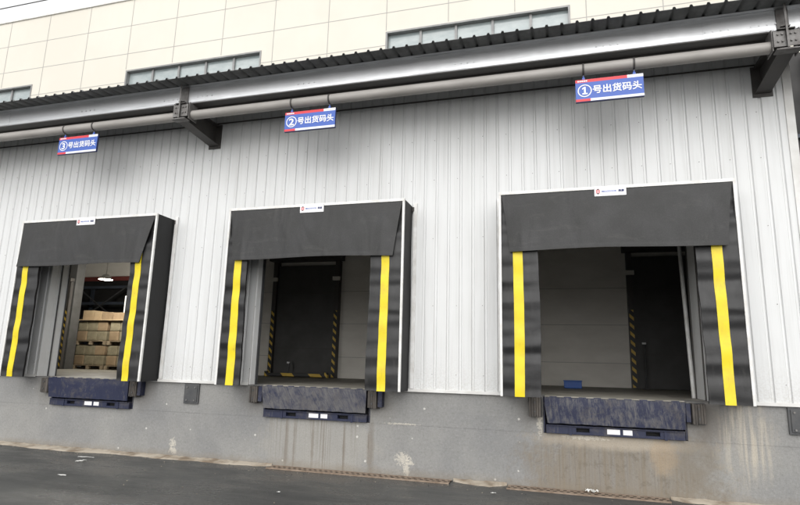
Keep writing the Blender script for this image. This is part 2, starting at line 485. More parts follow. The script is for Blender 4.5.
# roof over the warehouse
def roof_sheet(x0, x1, y0, y1, z_at0, slope, name, parent):
    m = MB(); x = x0; pr = []
    while x < x1:
        pr += [(x, 0), (x+.155, 0), (x+.167, .030), (x+.193, .030)]
        x += .205
    top = []
    for y in (y0, y1):
        for (xx, h) in pr: top.append((xx, y, z_at0+slope*y+h))
    n = len(pr)
    f = [(i, i+1, n+i+1, n+i) for i in range(n-1)]
    bot = [(a, b, c-.006) for a, b, c in top]
    m._new(top, f); m._new(bot, [tuple(reversed(q)) for q in f])
    # closing edge
    m._new([top[i] for i in range(n)]+[bot[i] for i in range(n)], [(i, n+i, n+i+1, i+1) for i in range(n-1)])
    return m.build(name, M['roof'], parent, smooth='keep')
roof_sheet(XL, XR+.05, .0, 9.6, 6.52, .08, 'roof', wh)

# ------------------------------------------------------------------ canopy along the eave
cn = empty('eave_canopy', (0, 0, 6.0))
tag(cn, 'long dark ribbed eave canopy on a galvanised steel beam above the dock doors', 'canopy')
def lz(o): o.location.z -= 6.0; return o
lz(roof_sheet(XL, 9.0, -1.38, -.02, 6.515, .08, 'roof_sheet', cn))
bm_ = MB()
# Z-purlin beam: web, flanges, lips; bolts
bm_.box(XL, 9.0, -1.000, -.994, 6.13, 6.425)
bm_.box(XL, 9.0, -.994, -.80, 6.124, 6.131)
bm_.box(XL, 9.0, -1.07, -1.0, 6.416, 6.424)
bm_.box(XL, 9.0, -.806, -.80, 6.131, 6.16)
# lapped joint plates
for x in (-10.9, -6.4, -1.8, 2.3):
    bm_.box(x-.42, x+.42, -1.0045, -1.0005, 6.136, 6.41)
for x in (-8.6, -4.1, .6, 3.6, -6.75, -6.05, -1.45, 2.0, 2.55):
    for d in (-.06, 0, .06, .12):
        for z in (6.22,):
            bm_.tube((x+d*1.6, -1.0, z), (x+d*1.6, -1.012, z), .011, 6)
lz(bm_.build('eave_beam', M['galv'], cn))
fb = MB()
fb.box(XL, 9.0, -.79, -.785, 6.06, 6.42)         # dark steel behind the purlin
fb.box(XL, 9.0, -.99, -.79, 6.108, 6.122)
lz(fb.build('backing_angle', M['steel_dark'], cn))
# short sheet struts under roof
for i in range(20):
    x = XL+.7+i*1.4
    lz(MB().box(x, x+.05, -.78, -.03, 6.38, 6.43).build('roof_strut', M['steel_dark'], cn))
BRX = [-15.5, -6.40, 2.82]
for a, b in zip(BRX, BRX[1:]+[8.9]):
    lz(MB().tube((a+.16, -.955, 5.905), (b-.16, -.955, 5.905), .080, 32).build('pipe_rail', M['pipe'], cn, smooth='auto'))
lz(MB().tube((XL, -.955, 5.912), (BRX[0]-.16, -.955, 5.905), .080, 32).build('pipe_rail', M['pipe'], cn, smooth='auto'))
for x in BRX:
    b = MB()
    # I-beam arm, slightly deeper at the wall
    def taper(z0o, z1o, z0i, z1i, xa, xb):
        b.poly([(xa, -1.12, z0o), (xb, -1.12, z0o), (xb, -.03, z0i), (xa, -.03, z0i), (xa, -1.12, z1o), (xb, -1.12, z1o), (xb, -.03, z1i), (xa, -.03, z1i)],
               [(0, 3, 2, 1), (4, 5, 6, 7), (0, 1, 5, 4), (1, 2, 6, 5), (2, 3, 7, 6), (3, 0, 4, 7)])
    taper(5.79, 5.805, 5.69, 5.705, x-.10, x+.10)
    taper(6.07, 6.085, 6.08, 6.095, x-.10, x+.10)
    taper(5.8055, 6.0695, 5.7055, 6.0795, x-.006, x+.006)
    b.box(x-.13, x+.13, -.0295-.014, -.030, 5.64, 6.12)
    lz(b.build('bracket_arm', M['steel_dark'], cn))
    b = MB()
    b.box(x-.012, x+.012, -1.135, -1.121, 5.80, 6.42)              # end stiffener
    b.box(x-.07, x+.07, -1.02, -1.006, 6.10, 6.412)
    b.box(x-.055, x+.055, -1.10, -1.022, 6.118, 6.13)
    for s in (-1, 1):
        b.box(x+s*.158-.006, x+s*.158+.006, -1.07, -.85, 5.80, 6.10)   # end plates of the pipe
        b.box(min(x+s*.007, x+s*.15), max(x+s*.007, x+s*.15), -1.09, -1.08, 5.84, 6.06)
        for dz in (.05, .15):
            b.tube((x+s*.10, -1.09, 5.86+dz), (x+s*.10, -1.108, 5.86+dz), .014, 6)
            b.tube((x+s*.05, -1.09, 5.86+dz), (x+s*.05, -1.108, 5.86+dz), .014, 6)
    b.box(x-.14, x+.14, -1.14, -1.00, 5.775, 5.7885)
    lz(b.build('end_plate', M['steel_grey'], cn))

# ------------------------------------------------------------------ text
def text_mesh(body, size, name, mat, parent, loc, bold=.0, ext=.001, align='LEFT', sx=1.0, heavy=0):
    c = bpy.data.curves.new(name, 'FONT'); c.body = body; c.size = size; c.offset = bold; c.extrude = ext
    c.align_x = align; c.resolution_u = 3
    o = bpy.data.objects.new(name, c); COL.objects.link(o)
    bpy.context.view_layer.update()
    me = bpy.data.meshes.new_from_object(o.evaluated_get(bpy.context.evaluated_depsgraph_get()))
    bpy.data.objects.remove(o)
    me.transform(Matrix.Rotation(R(90), 4, 'X') @ Matrix.Scale(sx, 4, (1, 0, 0)))
    if heavy:
        b = bmesh.new(); b.from_mesh(me); src = list(b.faces)
        for q, (dx, dz) in enumerate(((heavy, 0), (-heavy, 0), (0, heavy), (0, -heavy))):
            r_ = bmesh.ops.duplicate(b, geom=src+list({e for f in src for e in f.edges})+list({v for f in src for v in f.verts}))
            vs = [v for v in r_['geom'] if isinstance(v, bmesh.types.BMVert)]
            bmesh.ops.translate(b, verts=vs, vec=(dx, -.0004*(q+1), dz))
        b.to_mesh(me); b.free()
    me.materials.clear(); me.materials.append(mat)
    r = bpy.data.objects.new(name, me); COL.objects.link(r); r.location = loc
    if parent: r.parent = parent
    return r

# ------------------------------------------------------------------ hanging dock signs
def make_sign(x0, digit, label):
    W, H = .905, .345
    s = empty('hanging_sign', (x0+W/2, -.955, 5.40))
    tag(s, label, 'sign', 'blue numbered signs hanging from the canopy pipe')
    w = W/2
    MB().box(-w, w, -.018, .018, 0, H, .003).build('sign_panel', M['sign_edge'], s)
    f = MB(); yf = -.0200
    def rect(xa, xb, za, zb, mi):
        f.mi = mi
        f.poly([(xa, yf, za), (xb, yf, za), (xb, yf, zb), (xa, yf, zb)], [(0, 1, 2, 3)])
    rect(-w+.002, w-.002, .047, H-.048, 0)
    rect(-w+.002, -w+.20, .010, .047, 1); rect(-w+.20, w-.002, .010, .047, 2)
    rect(-w+.002, w-.21, H-.048, H-.003, 1); rect(w-.21, w-.002, H-.048, H-.003, 2)
    f.build('sign_face', [M['sign_blue'], M['sign_red'], M['sign_white']], s)
    # ring
    r = MB(); cx, cz, n = -w+.125, .170, 40
    vs = []
    for i in range(n):
        t = 2*math.pi*i/n
        for rr in (.095, .081): vs.append((cx+rr*math.cos(t), -.0225, cz+rr*math.sin(t)))
    r.poly(vs, [(2*i, 2*((i+1) % n), 2*((i+1) % n)+1, 2*i+1) for i in range(n)])
    r.build('number_ring', M['sign_white'], s)
    if digit == '1':
        m1 = MB(); y_ = -.0225
        m1.poly([(cx-.010, y_, cz-.052), (cx+.014, y_, cz-.052), (cx+.014, y_, cz+.060), (cx-.004, y_, cz+.060), (cx-.034, y_, cz+.040), (cx-.034, y_, cz+.018), (cx-.010, y_, cz+.032)], [tuple(range(7))])
        m1.poly([(cx-.034, y_-.0003, cz-.056), (cx+.038, y_-.0003, cz-.056), (cx+.038, y_-.0003, cz-.036), (cx-.034, y_-.0003, cz-.036)], [(0, 1, 2, 3)])
        m1.build('number', M['sign_white'], s)
    else: text_mesh(digit, .165, 'number', M['sign_white'], s, (cx, -.0225, cz-.058), .004, .0008, 'CENTER', 1.15)
    text_mesh('号出货码头', .131, 'lettering', M['sign_white'], s, (-w+.228, -.0225, .126), .0, .0002, heavy=.0032)
    f = MB()                                                   # small pale emblem strip, top left
    for i in range(5):
        f.box(-w+.03+i*.028, -w+.052+i*.028, -.0222, -.0205, H-.037, H-.016)
    f.build('emblem_strip', M['sign_white'], s)
    for hx in (-w+.115, w-.115):
        h = MB()
        h.tube((hx, 0, H), (hx, 0, H+.065), .011, 10)
        h.box(hx-.018, hx+.018, -.012, .012, H-.002, H+.03)
        ho = h.build('hanger', M['sign_blue'], s)
        c = MB(); n = 24; vs = []
        for i in range(n):
            t = 2*math.pi*i/n
            for rr, dx in ((.0815, -.013), (.0815, .013), (.088, .013), (.088, -.013)):
                vs.append((hx+dx, rr*math.cos(t), .505+rr*math.sin(t)))
        fs = []
        for i in range(n):
            j = (i+1) % n
            for k in range(4): fs.append((4*i+k, 4*j+k, 4*j+(k+1) % 4, 4*i+(k+1) % 4))
        c.poly(vs, fs)
        c.box(hx-.012, hx+.012, -.010, .010, .395, .418)
        c.build('clamp', M['steel_dark'], ho)
    return s
make_sign(-9.17, '3', 'blue hanging sign with circled number 3 and white Chinese characters')
make_sign(-4.41, '2', 'blue hanging sign with circled number 2 and white Chinese characters')
make_sign(.20, '1', 'blue hanging sign with circled number 1 and white Chinese characters')

# ------------------------------------------------------------------ dock shelters
SH_LAB = ['black dock shelter around the doorway with stacked pallets inside',
          'black dock shelter around the doorway with hazard striped posts on both sides inside',
          'black dock shelter around the doorway with a blue box on its floor']
def make_shelter(i):
    c = CX[i]; rnd = random.Random(20+i)
    s = empty('dock_shelter', (c, 0, DECK)); tag(s, SH_LAB[i], 'dock shelter', 'black dock shelters with yellow striped side curtains')
    W, H, D = 1.594, 3.0, .52
    # side panels (fabric over frame)
    for sg in (-1, 1):
        def side(u, v, sg=sg):
            y = -.030-(D-.045)*u
            x = sg*(W-.006-.012*math.sin(math.pi*u)*math.sin(math.pi*v)-.004*math.sin(9*v+u*3+i))
            return (x, y, .0+v*(H-.01))
        m = MB(); n = m.bm
        g1 = [[side(a/6, b/20) for a in range(7)] for b in range(21)]
        v = [p for r_ in g1 for p in r_]
        f = [(b*7+a, b*7+a+1, (b+1)*7+a+1, (b+1)*7+a) for b in range(20) for a in range(6)]
        v2 = v+[(x-sg*.02, y, z) for x, y, z in v]; n0 = len(v)
        f2 = f+[tuple(n0+k for k in reversed(q)) for q in f]
        for b in range(20):
            for a in (0, 6): f2.append((b*7+a, (b+1)*7+a, n0+(b+1)*7+a, n0+b*7+a))
        for a in range(6):
            for b in (0, 20): f2.append((b*7+a, b*7+a+1, n0+b*7+a+1, n0+b*7+a))
        m.poly(v2, f2)
        m.build('side_panel', M['vinyl_side'], s, smooth='auto')
        hk = MB(); hk.box(sg*(W+.001)-(.0 if sg > 0 else .035), sg*(W+.001)+(.035 if sg > 0 else 0), -.062, -.030, H-.10, H-.02, .004)
        hk.build('wall_bracket', M['steel_dark'], s)
    t = MB(); t.box(-W+.03, W-.03, -D+.02, -.030, H-.035, H-.012, .002)
    t.build('top_panel', M['vinyl_side'], s)
    # white front frame
    fr = MB()
    fr.box(-W, W, -D-.008, -D+.030, H-.045, H, .003)
    for sg in (-1, 1):
        a, b = sorted((sg*W, sg*(W-.034)))
        fr.box(a, b, -D-.008, -D+.030, 0, H-.0455, .003)
    fr.build('front_frame', M['white_alu'], s)
    # side curtains, wavy vinyl
    inner = {0: (-1.0, 1.12), 1: (-1.145, 1.045), 2: (-1.03, 1.05)}[i]
    zt = H-.60
    for sg, xi in ((-1, inner[0]), (1, inner[1])):
        ph = rnd.uniform(0, 6); xo = sg*(W-.036)
        amp = .008
        def wave(x, z, ph=ph, sg=sg, xi=xi, xo=xo, amp=amp):
            u = abs((x-xo)/(xi-xo))
            w = amp*(math.sin(z*10.5+ph)+.6*math.sin(z*17.3+ph*2.1+u*1.5))
            return -D+.004-.012*u-w*(.5+.4*u)-.010*math.sin(u*3.1)
        def edge(z, ph=ph, sg=sg, amp=amp):
            return .012*math.sin(z*2.1+ph)+.002*math.sin(z*11+ph)
        def cur(u, v, xi=xi, xo=xo, wave=wave, edge=edge):
            z = .004+v*(H-.075)
            x = xo+(xi-xo)*u
            f_ = min(1, max(0, (z-zt-.02)/.12)); return (x+edge(z)*u, wave(x, z)*(1-f_)+(-D+.045)*f_, z)
        m = MB(); m.sheet(cur if sg > 0 else (lambda u, v, cur=cur: cur(u, v)), 22, 90, .035)
        co = m.build('side_curtain', M['vinyl'], s, smooth='auto')
        sa = {-1: (-1.39, -1.25), 1: (1.235, 1.365)}[sg]
        def stp(u, v, sa=sa, xi=xi, xo=xo, wave=wave, edge=edge):
            z = .000+v*(zt+.1)
            x = sa[0]+(sa[1]-sa[0])*u
            uu = abs((x-xo)/(xi-xo))
            return (x+edge(z)*uu, wave(x, z)-.006, z)
        m = MB(); m.sheet(stp, 6, 90, .0045)
        m.build('yellow_stripe', M['yellow'], co, smooth='auto')
    # header curtain, leaning forward, narrower at the bottom
    inL, inR = {0: (.03, .20), 1: (.14, .125), 2: (.125, .13)}[i]
    zb = H-.925
    def hd(u, v):
        z = H-.047+(zb-(H-.047))*v
        xa = -W+.036+inL*(v**.8); xb = W-.036-inR*(v**.8)
        x = xa+(xb-xa)*u
        y = -D+.002-.085*v-.018*math.sin(math.pi*u)*math.sin(math.pi*v)
        for cr in (-1.25, 1.25):                        # creases over the side curtains
            d = (x-cr)/.014
            y -= .006*math.exp(-d*d)*min(1, v*2.5)
            if abs(x) > 1.25: y += .02*v*(abs(x)-1.25)/.3
        y += .006*math.sin(x*3.3+i*2+v*2)*v
        z += .012*math.sin(x*2.2+i)*v
        y -= .004 if v > .955 else 0                     # stitched hem
        y -= .010*math.exp(-((x-.35*math.sin(i*2+1)-.5*(v-.5))/.10)**2)*v*(1-v*.5)   # slack fold
        return (x, y, z)
    m = MB(); m.sheet(hd, 100, 46, .012)
    m.build('header_curtain', M['header'], s, smooth='auto')
    # label plate with emblem
    lx = -.008
    lb = MB(); lb.box(lx-.215, lx+.215, -D-.024, -D-.009, H-.155, H-.014, .004)
    lo = lb.build('label_plate', M['label'], s)
    e = MB(); yy = -D-.0255; ex, ez = lx-.165, H-.085
    def q(pts): e.poly([(ex+a, yy, ez+b) for a, b in pts], [tuple(range(len(pts)))])
    e.mi = 1; q([(-.018, .030), (0, .044), (.018, .030), (0, .021)]); q([(-.018, -.030), (0, -.021), (.018, -.030), (0, -.044)])
    e.mi = 0
    for sg in (-1, 1):
        for zz in (-.021, -.007, .007, .021):
            q([(sg*.003, zz-.0045), (sg*.028, zz-.0045), (sg*.028, zz+.0045), (sg*.003, zz+.0045)])
    e.build('emblem', [M['sign_red'], M['plate']], lo)
    text_mesh('MEGODOOR', .034, 'lettering', M['sign_blue'], lo, (lx-.115, yy, H-.098), .0006, .0004)
    text_mesh('美高', .040, 'lettering', M['sign_edge'], lo, (lx+.108, yy, H-.100), .0012, .0004)
    return s
for i in range(3): make_shelter(i)

# door jambs (light grey panels lining the openings) + door tracks
for i in range(3):
    c = CX[i]
    nm = ['grey door lining at the edge of the doorway with stacked pallets', 'grey door lining at the edge of the doorway with hazard posts on both sides', 'grey door lining and white leaning tracks of the doorway with the blue box'][i]
    d = empty('door_lining', (c, 0, DECK)); tag(d, nm, 'door lining', 'grey linings of the dock doorways')
    for sg in (-1, 1):
        dep = 1.0 if (i == 2 and sg == 1) else (.28, .07, .20)[i]
        a, b = sorted((sg*1.259, sg*1.235))
        j = MB(); j.box(a, b, -.02, .118, 0, 2.66, .003)
        j.build('jamb', M['jamb'], d)
        a, b = sorted((sg*1.262, sg*1.236))
        j = MB(); j.box(a, b, .122, .12+dep, 0, 2.9, .003)
        j.build('reveal_panel', M['jamb'], d)
        j = MB()
        for yy in (.10+dep*.35, .10+dep):
            a, b = sorted((sg*1.233, sg*1.215)); j.box(a, b, yy, yy+.02, 0, 2.9)
        j.build('reveal_trim', M['plate'] if i < 2 else M['steel_dark'], d)
    if i == 2:
        for dy, r_ in ((0, .030), (.09, .018)):
            MB().tube((1.20, 1.15+dy, 0.0), (1.20, 1.55+dy, 3.0), r_, 10).build('door_track', M['white_alu'], d)
    j = MB(); j.box(-1.26, 1.26, -.02, .118, 2.662, 2.70)
    j.build('head_lining', M['steel_dark'], d)

# ------------------------------------------------------------------ dock levellers
LV = ['dusty navy dock leveller below the doorway with stacked pallets', 'heavily scraped navy dock leveller streaked grey below the middle doorway',
      'scuffed navy dock leveller below the doorway with the blue box']
for i in range(3):
    c = LX[i]; W = .925; mat = [M['navy_left'], M['navy_mid'], M['navy_right']][i]
    l = empty('dock_leveller', (c, 0, DECK)); tag(l, LV[i], 'dock leveller', 'navy dock levellers set in the concrete dock')
    m = MB()
    m.box(-W, W, -.115, .0, -.003, .012, .003)
    m.box(-W, W, .0, 2.1, .002, .010)
    m.build('deck_plate', M['int_floor'], l)
    # lip: hinged plate, hangs slightly inward at the foot, corners clipped
    m = MB(); n = 30; fr_, bk = [], []
    for k in range(n+1):
        u = k/n; x = -W+2*W*u
        zt = -.006+random.uniform(-.003, .003); zb = -.365+random.uniform(-.004, .004)
        ins = .03 if k in (0, n) else 0
        xb = x+(.035 if k == 0 else -.015 if k == n else 0)
        for (xx, y, z) in ((x, -.140, zt), (x, -.138, -.12), (xb, -.120, zb)):
            fr_.append((xx, y+random.uniform(-.0015, .0015), z))
    w3 = 3; fc = []
    for k in range(n):
        for q in range(2): fc.append((k*3+q, k*3+q+1, (k+1)*3+q+1, (k+1)*3+q))
    N = len(fr_); bk = [(a, b+.022, z) for a, b, z in fr_]
    f2 = fc+[tuple(N+t for t in reversed(f)) for f in fc]
    for k in range(n):
        for q in (0, 2): f2.append((k*3+q, (k+1)*3+q, N+(k+1)*3+q, N+k*3+q))
    for k in (0, n):
        for q in (0, 1): f2.append((k*3+q, k*3+q+1, N+k*3+q+1, N+k*3+q))
    m.poly(fr_+bk, f2)
    lip = m.build('lip_plate', mat, l)
    m = MB()
    for k in range(9):
        x = -W+.12+k*(2*W-.24)/8
        m.tube((x-.05, -.118, -.005), (x+.05, -.118, -.005), .014, 10)
    m.build('hinge_barrel', M['navy'], lip)
    # toe box with pockets
    m = MB()
    zc0, zc1 = -.512, -.392
    slots = [(-.50, -.32), (.42, .60)]
    xs_ = [-W+.01]+[v for s_ in slots for v in s_]+[W-.01]
    for a, b in zip(xs_[0::2], xs_[1::2]): m.box(a, b, -.060, .02, zc0, zc1, .003)
    for a, b in slots:
        m.box(a+.0005, b-.0005, -.058, .02, zc0, zc0+.034); m.box(a+.0005, b-.0005, -.058, .02, zc1-.030, zc1)
    m.box(-W+.03, W-.03, -.085, -.061, zc1-.012, zc1-.001)
    for x in (-.58, .67):
        m.box(x-.02, x+.02, -.072, -.061, zc0-.012, zc1-.013, .003)
    tb = m.build('toe_box', M['navy'], l)
    boxes('fork_pocket', M['hole'], tb, [(a-.01, b+.01, .0205, .05, zc0+.01, zc1-.01) for a, b in slots])
    for (a, b) in ((-.085, .085), (.125, .245)):
        m = MB(); m.box(a, b, -.0635, -.0605, zc0+.028, zc1-.024, .001)
        m.build('sticker', M['label'], tb)
    m = MB()
    m.box(-.945, .945, .30, .33, -.51, -.01); 
    for sg in (-1, 1):
        a, b = sorted((sg*.952, sg*.93)); m.box(a, b, -.0, .30, -.51, -.01)
    m.build('pit_frame', M['navy'], l)

# bumpers
BP = [(-9.70, -9.53, 0), (-7.645, -7.50, 1), (-5.19, -5.05, -1), (-3.08, -2.93, 1), (-.59, -.42, 0), (1.565, 1.735, -2)]
BL = ['worn rubber dock bumper left of the dusty navy leveller', 'worn rubber dock bumper right of the dusty navy leveller',
      'worn rubber dock bumper left of the heavily scraped middle leveller', 'worn rubber dock bumper right of the heavily scraped middle leveller',
      'worn brown rubber dock bumper left of the leveller below the blue box', 'ribbed grey dock bumper right of the leveller below the blue box']
for (a, b, k), lab in zip(BP, BL):
    c = (a+b)/2; o = empty('dock_bumper', (c, 0, 1.0)); tag(o, lab, 'bumper', 'rubber dock bumpers beside the levellers')
    h = (b-a)/2
    m = MB(); n = 5
    for q in range(n):
        xa = -h+2*h*q/n
        m.box(xa+.001, xa+2*h/n-.001, -.145+random.uniform(-.008, .006), -.012, random.uniform(-.012, .006), .270+random.uniform(-.01, .004), .009)
    m.build('rubber_block', M['rubber'], o)
    m = MB()
    m.box(-h-.012, h+.012, -.011, -.001, -.015, .275)
    for zz in (.07, .20): m.tube((0, -.146, zz), (0, -.158, zz), .014, 8)
    m.build('backing_plate', M['plate'], o)
    if k:
        sg = 1 if k == -1 else (-1 if k == -2 else 1)
        if k == -1: xa, xb = h+.014, h+.085
        elif k == -2: xa, xb = -h-.075, -h-.014
        else: xa, xb = h+.014, h+.085
        m = MB(); m.box(xa, xb, -.125, -.001, .02, .265, .006)
        m.build('steel_bracket', M['navy'], o)

# dark steel plates on the concrete
for x0, x1, lab in ((-6.56, -6.26, 'dark steel plate bolted to the concrete between the two left shelters'), (2.72, 3.04, 'dark steel plate bolted to the concrete at the right edge')):
    o = empty('steel_plate', ((x0+x1)/2, 0, .92)); tag(o, lab, 'steel plate', 'dark steel plates bolted to the concrete')
    w = (x1-x0)/2
    m = MB(); m.box(-w, w, -.03, -.001, 0, .345, .004); m.box(-w+.03, w-.03, -.042, -.031, .03, .315, .004)
    m.build('plate', M['plate'], o)
    for sx in (-1, 1):
        for zz in (.06, .28):
            MB().tube((sx*(w-.07), -.0425, zz), (sx*(w-.07), -.056, zz), .014, 6).build('bolt', M['bolt'], o)

# ------------------------------------------------------------------ foot of the wall: debris band and drain grate
def band(x0, x1, w0, name, mat, lab, z=.012):
    n = int((x1-x0)/.06); rr = random.Random(int(x0*10)); m = MB()
    a = 0; vs = []; cur = w0
    for k in range(n+1):
        x = x0+(x1-x0)*k/n
        cur += rr.uniform(-.025, .025); cur = max(w0*.6, min(w0*1.35, cur))
        taper = min(1, k/4+.15, (n-k)/4+.15)
        yy = -cur*taper
        vs += [(x, -.003, z*2.6+rr.uniform(-.004, .010)), (x, yy*.55, z*1.6+rr.uniform(-.006, .008)), (x, yy+.02*rr.random(), z*.7), (x, yy-.012, -.004)]
    fs = []
    for k in range(n):
        for q in range(3): fs.append((4*k+q, 4*k+q+1, 4*(k+1)+q+1, 4*(k+1)+q))
    m.poly(vs, fs)
    o = m.build(name, mat, smooth=True); tag(o, kind='structure'); return o
band(-18.9, -4.75, .20, 'mortar_band', M['ledge'], '')
band(-1.72, -.93, .16, 'mortar_band', M['ledge'], '', .013)
band(1.25, 6.4, .22, 'mortar_band', M['ledge'], '')
def grate(x0, x1, label):
    nx = int((x1-x0)/.045); ny = 6; m = MB(); dx = (x1-x0)/nx; y0, y1 = -.255, -.008; dy = (y1-y0)/ny
    z = .016
    V = {}
    def vtx(i, j):
        if (i, j) not in V: V[(i, j)] = m.bm.verts.new((x0+i*dx, y0+j*dy, z))
        return V[(i, j)]
    for i in range(nx):
        for j in range(ny):
            hole = (j in (1, 3) and (i+(j == 3)) % 2 == 0) or (j == 4 and i % 2 == 0 and False)
            if hole: continue
            m.bm.faces.new([vtx(i, j), vtx(i+1, j), vtx(i+1, j+1), vtx(i, j+1)])
    m.box(x0, x1, y0-.012, y0-.001, -.004, z+.002)
    g_ = empty('drain_grate', ((x0+x1)/2, 0, 0)); tag(g_, label, 'drain grate')
    o = m.build('grate_plate', M['grate'], g_, loc=(-(x0+x1)/2, 0, 0))
    MB().box(x0+.002, x1-.002, y0, y1, .003, .006).build('drain_channel', M['hole'], g_, loc=(-(x0+x1)/2, 0, 0))
grate(-4.72, -1.74, 'rusty perforated drain grate at the wall foot below the middle leveller')
grate(-.91, 1.22, 'rusty perforated drain grate at the wall foot below the right leveller')

# grit at the wall foot
gm_ = MB(); rr = random.Random(44)
for k in range(520):
    x = rr.uniform(-11, 4); y = -.16-abs(rr.gauss(0, .28)) if k < 420 else rr.uniform(-5, -.3)
    r_ = rr.uniform(.003, .010); z = r_*.4
    n0 = [(x+r_*a*rr.uniform(.6, 1.3), y+r_*b*rr.uniform(.6, 1.3), z+r_*c_*.7) for a, b, c_ in ((1, 0, 0), (-1, 0, 0), (0, 1, 0), (0, -1, 0), (0, 0, 1), (0, 0, -1))]
    gm_.mi = 0 if rr.random() < .6 else 1
    gm_.poly(n0, [(0, 2, 4), (2, 1, 4), (1, 3, 4), (3, 0, 4), (2, 0, 5), (1, 2, 5), (3, 1, 5), (0, 3, 5)])
tag(gm_.build('grit', [M['ledge'], M['asphalt']]), 'small loose stones and grit scattered on the asphalt by the wall foot', 'grit', kind='stuff')
# litter
def litter(x, y, L, w, lab, rz, h=.02, z=0.004):
    m = MB(); rr = random.Random(int(x*100)); n = 8
    def f(u, v):
        return (L*(u-.5)+rr.uniform(-.1, .1)*w, w*(v-.5)*(1-.5*abs(u-.5))+rr.uniform(-.08, .08)*w, .001+h*rr.random())
    m.sheet(f, n, 5)
    o = m.build('paper_scrap', M['paper'], loc=(x, y, z)); o.rotation_euler.z = rz
    tag(o, lab, 'litter')
litter(.24, -.09, .17, .07, 'crumpled white scrap lying on the right drain grate', -.2, .05, .018)
litter(-7.72, -.95, .16, .05, 'short white scrap on dark asphalt, topmost of the three at left', 1.2, .02)
litter(-7.95, -.62, .30, .035, 'long thin white scrap near the pale mortar band at left', .1, .008)
litter(-7.05, -1.95, .13, .05, 'flat white scrap lying farthest from the wall at left', .1, .01)
litter(-1.05, -.62, .07, .04, 'tiny white scrap on asphalt between the two drain grates', .4, .01)
litter(-3.72, -1.7, .05, .03, 'tiny white scrap on asphalt below the middle drain grate', .9, .01)

# ------------------------------------------------------------------ inside the docks
# roller doors with hazard posts
def roller(cx, w, lab, stand):
    o = empty('roller_door', (cx, BY, DECK)); tag(o, lab, 'door', 'dark inner doors')
    MB().box(-w/2, w/2, -.10, -.004, 0, 3.05).build('door_curtain', M['door_dark'], o)
    m = MB()
    for z in (.75, 1.5, 2.25): m.box(-w/2, w/2, -.112, -.101, z, z+.02)
    m.build('stiffener_bar', M['steel_dark'], o)
    for s in (-1, 1):
        x = s*(w/2+.06)
        p = MB().box(x-.06, x+.06, -.2, -.003, 0, 3.15).build('guide_post', M['steel_dark'], o)
        MB().box(x-.045, x+.045, -.206, -.2015, 0.02, 1.78).build('hazard_tape', M['hazard'], p)
        MB().box(x-.10, x+.10, -.28, -.207, 2.60, 2.70, .004).build('sensor', M['int_wall'], p)
    MB().box(-w/2-.2, w/2+.2, -.35, -.004, 3.16, 3.5, .01).build('roller_housing', M['door_dark'], o)
    return o
r2 = roller(-6.98+0.03, 1.76, 'dark inner roller door seen through the middle doorway between two hazard striped posts', True)
r1 = roller(2.46, 1.98, 'dark inner roller door seen through the right doorway behind one hazard striped post', True)
# dark surround right of the doors
m = MB(); m.box(-17.6, -14.99, BY-.16, BY+.16, DECK-.003, 5.31)
m.build('dark_pier', M['pier'], wh)
po = empty('guard_post', (-15.12, BY-.22, DECK)); tag(po, 'black and yellow hazard striped post beside the stacked pallets', 'post')
MB().box(-.07, .07, -.05, .05, 0, 2.7).build('post_body', M['steel_dark'], po)
MB().box(-.05, .05, -.056, -.0515, .02, 1.85).build('hazard_tape', M['hazard'], po)
MB().box(-.08, .08, -.09, .06, 2.71, 2.82, .01).build('post_cap', M['steel_dark'], po)

# low barriers and thin posts
for xx, w_, lab in ((-6.95, 1.75, 'low yellow and black striped barrier on the floor before the middle inner door'),):
    o = empty('floor_barrier', (xx, BY-.45, DECK)); tag(o, lab, 'barrier')
    MB().box(-w_/2, w_/2, -.05, .05, .02, .10, .01).build('rail', M['hazard_long'], o)
    for s in (-1, 1): MB().box(s*w_/2-.04, s*w_/2+.04, -.051, .051, 0, .14, .006).build('foot', M['hazard'], o)
for x, y, h, lab in ((1.63, 5.1, .98, 'thin dark sensor post with a small head seen through the right doorway'), (-7.25, 5.2, .35, 'short thin sensor post seen through the middle doorway')):
    o = empty('sensor_post', (x, y, DECK)); tag(o, lab, 'post', 'thin sensor posts before the inner doors')
    MB().tube((0, 0, 0), (0, 0, h), .018, 10).build('shaft', M['plate'], o)
    MB().box(-.05, .03, -.03, .03, h+.001, h+.045, .006).build('sensor_head', M['jamb'], o)
    MB().box(-.06, .06, -.06, .06, 0, .012).build('foot_plate', M['plate'], o)
# blue box
o = empty('blue_box', (.05, 4.0, DECK)); tag(o, 'small blue plastic box on the floor inside the right doorway', 'box')
MB().box(-.18, .18, -.12, .12, 0, .14, .012).build('body', M['blue_plastic'], o)
MB().box(-.19, .19, -.13, .13, .141, .162, .006).build('lid', M['blue_plastic'], o)

# pallets of wrapped sheets
PG = 'pallets of brown goods seen through the left doorway'
pal = None
spots = []
for tier in (0, 1):
    for k in range(3):
        spots.append((-14.78+k*1.28, 6.55, DECK+tier*.77, tier, k))
def make_pallet():
    p = empty('loaded_pallet', (0, 0, 0))
    m = MB()
    for y in (-.5, -.25, 0, .25, .5): m.box(-.6, .6, y-.05, y+.05, .11, .13)
    for x in (-.55, 0, .55):
        m.box(x-.05, x+.05, -.55, .55, .09, .1095)
        for y in (-.5, 0, .5): m.box(x-.05, x+.05, y-.05, y+.05, .016, .0895)
        m.box(x-.05, x+.05, -.55, .55, 0, .0155)
    m.build('pallet', M['wood'], p)
    rr = random.Random(3)
    for r in range(2):
        for q in range(3):
            m = MB()
            m.box(-.59+q*.395, -.59+q*.395+.385, -.53+rr.uniform(0, .02), .53, .133+r*.31, .133+r*.31+.302, .03)
            m.build('sack', M['wrap'] if (q+r) % 3 else M['kraft'], p)
    return p
names = ['first', 'second', 'third']
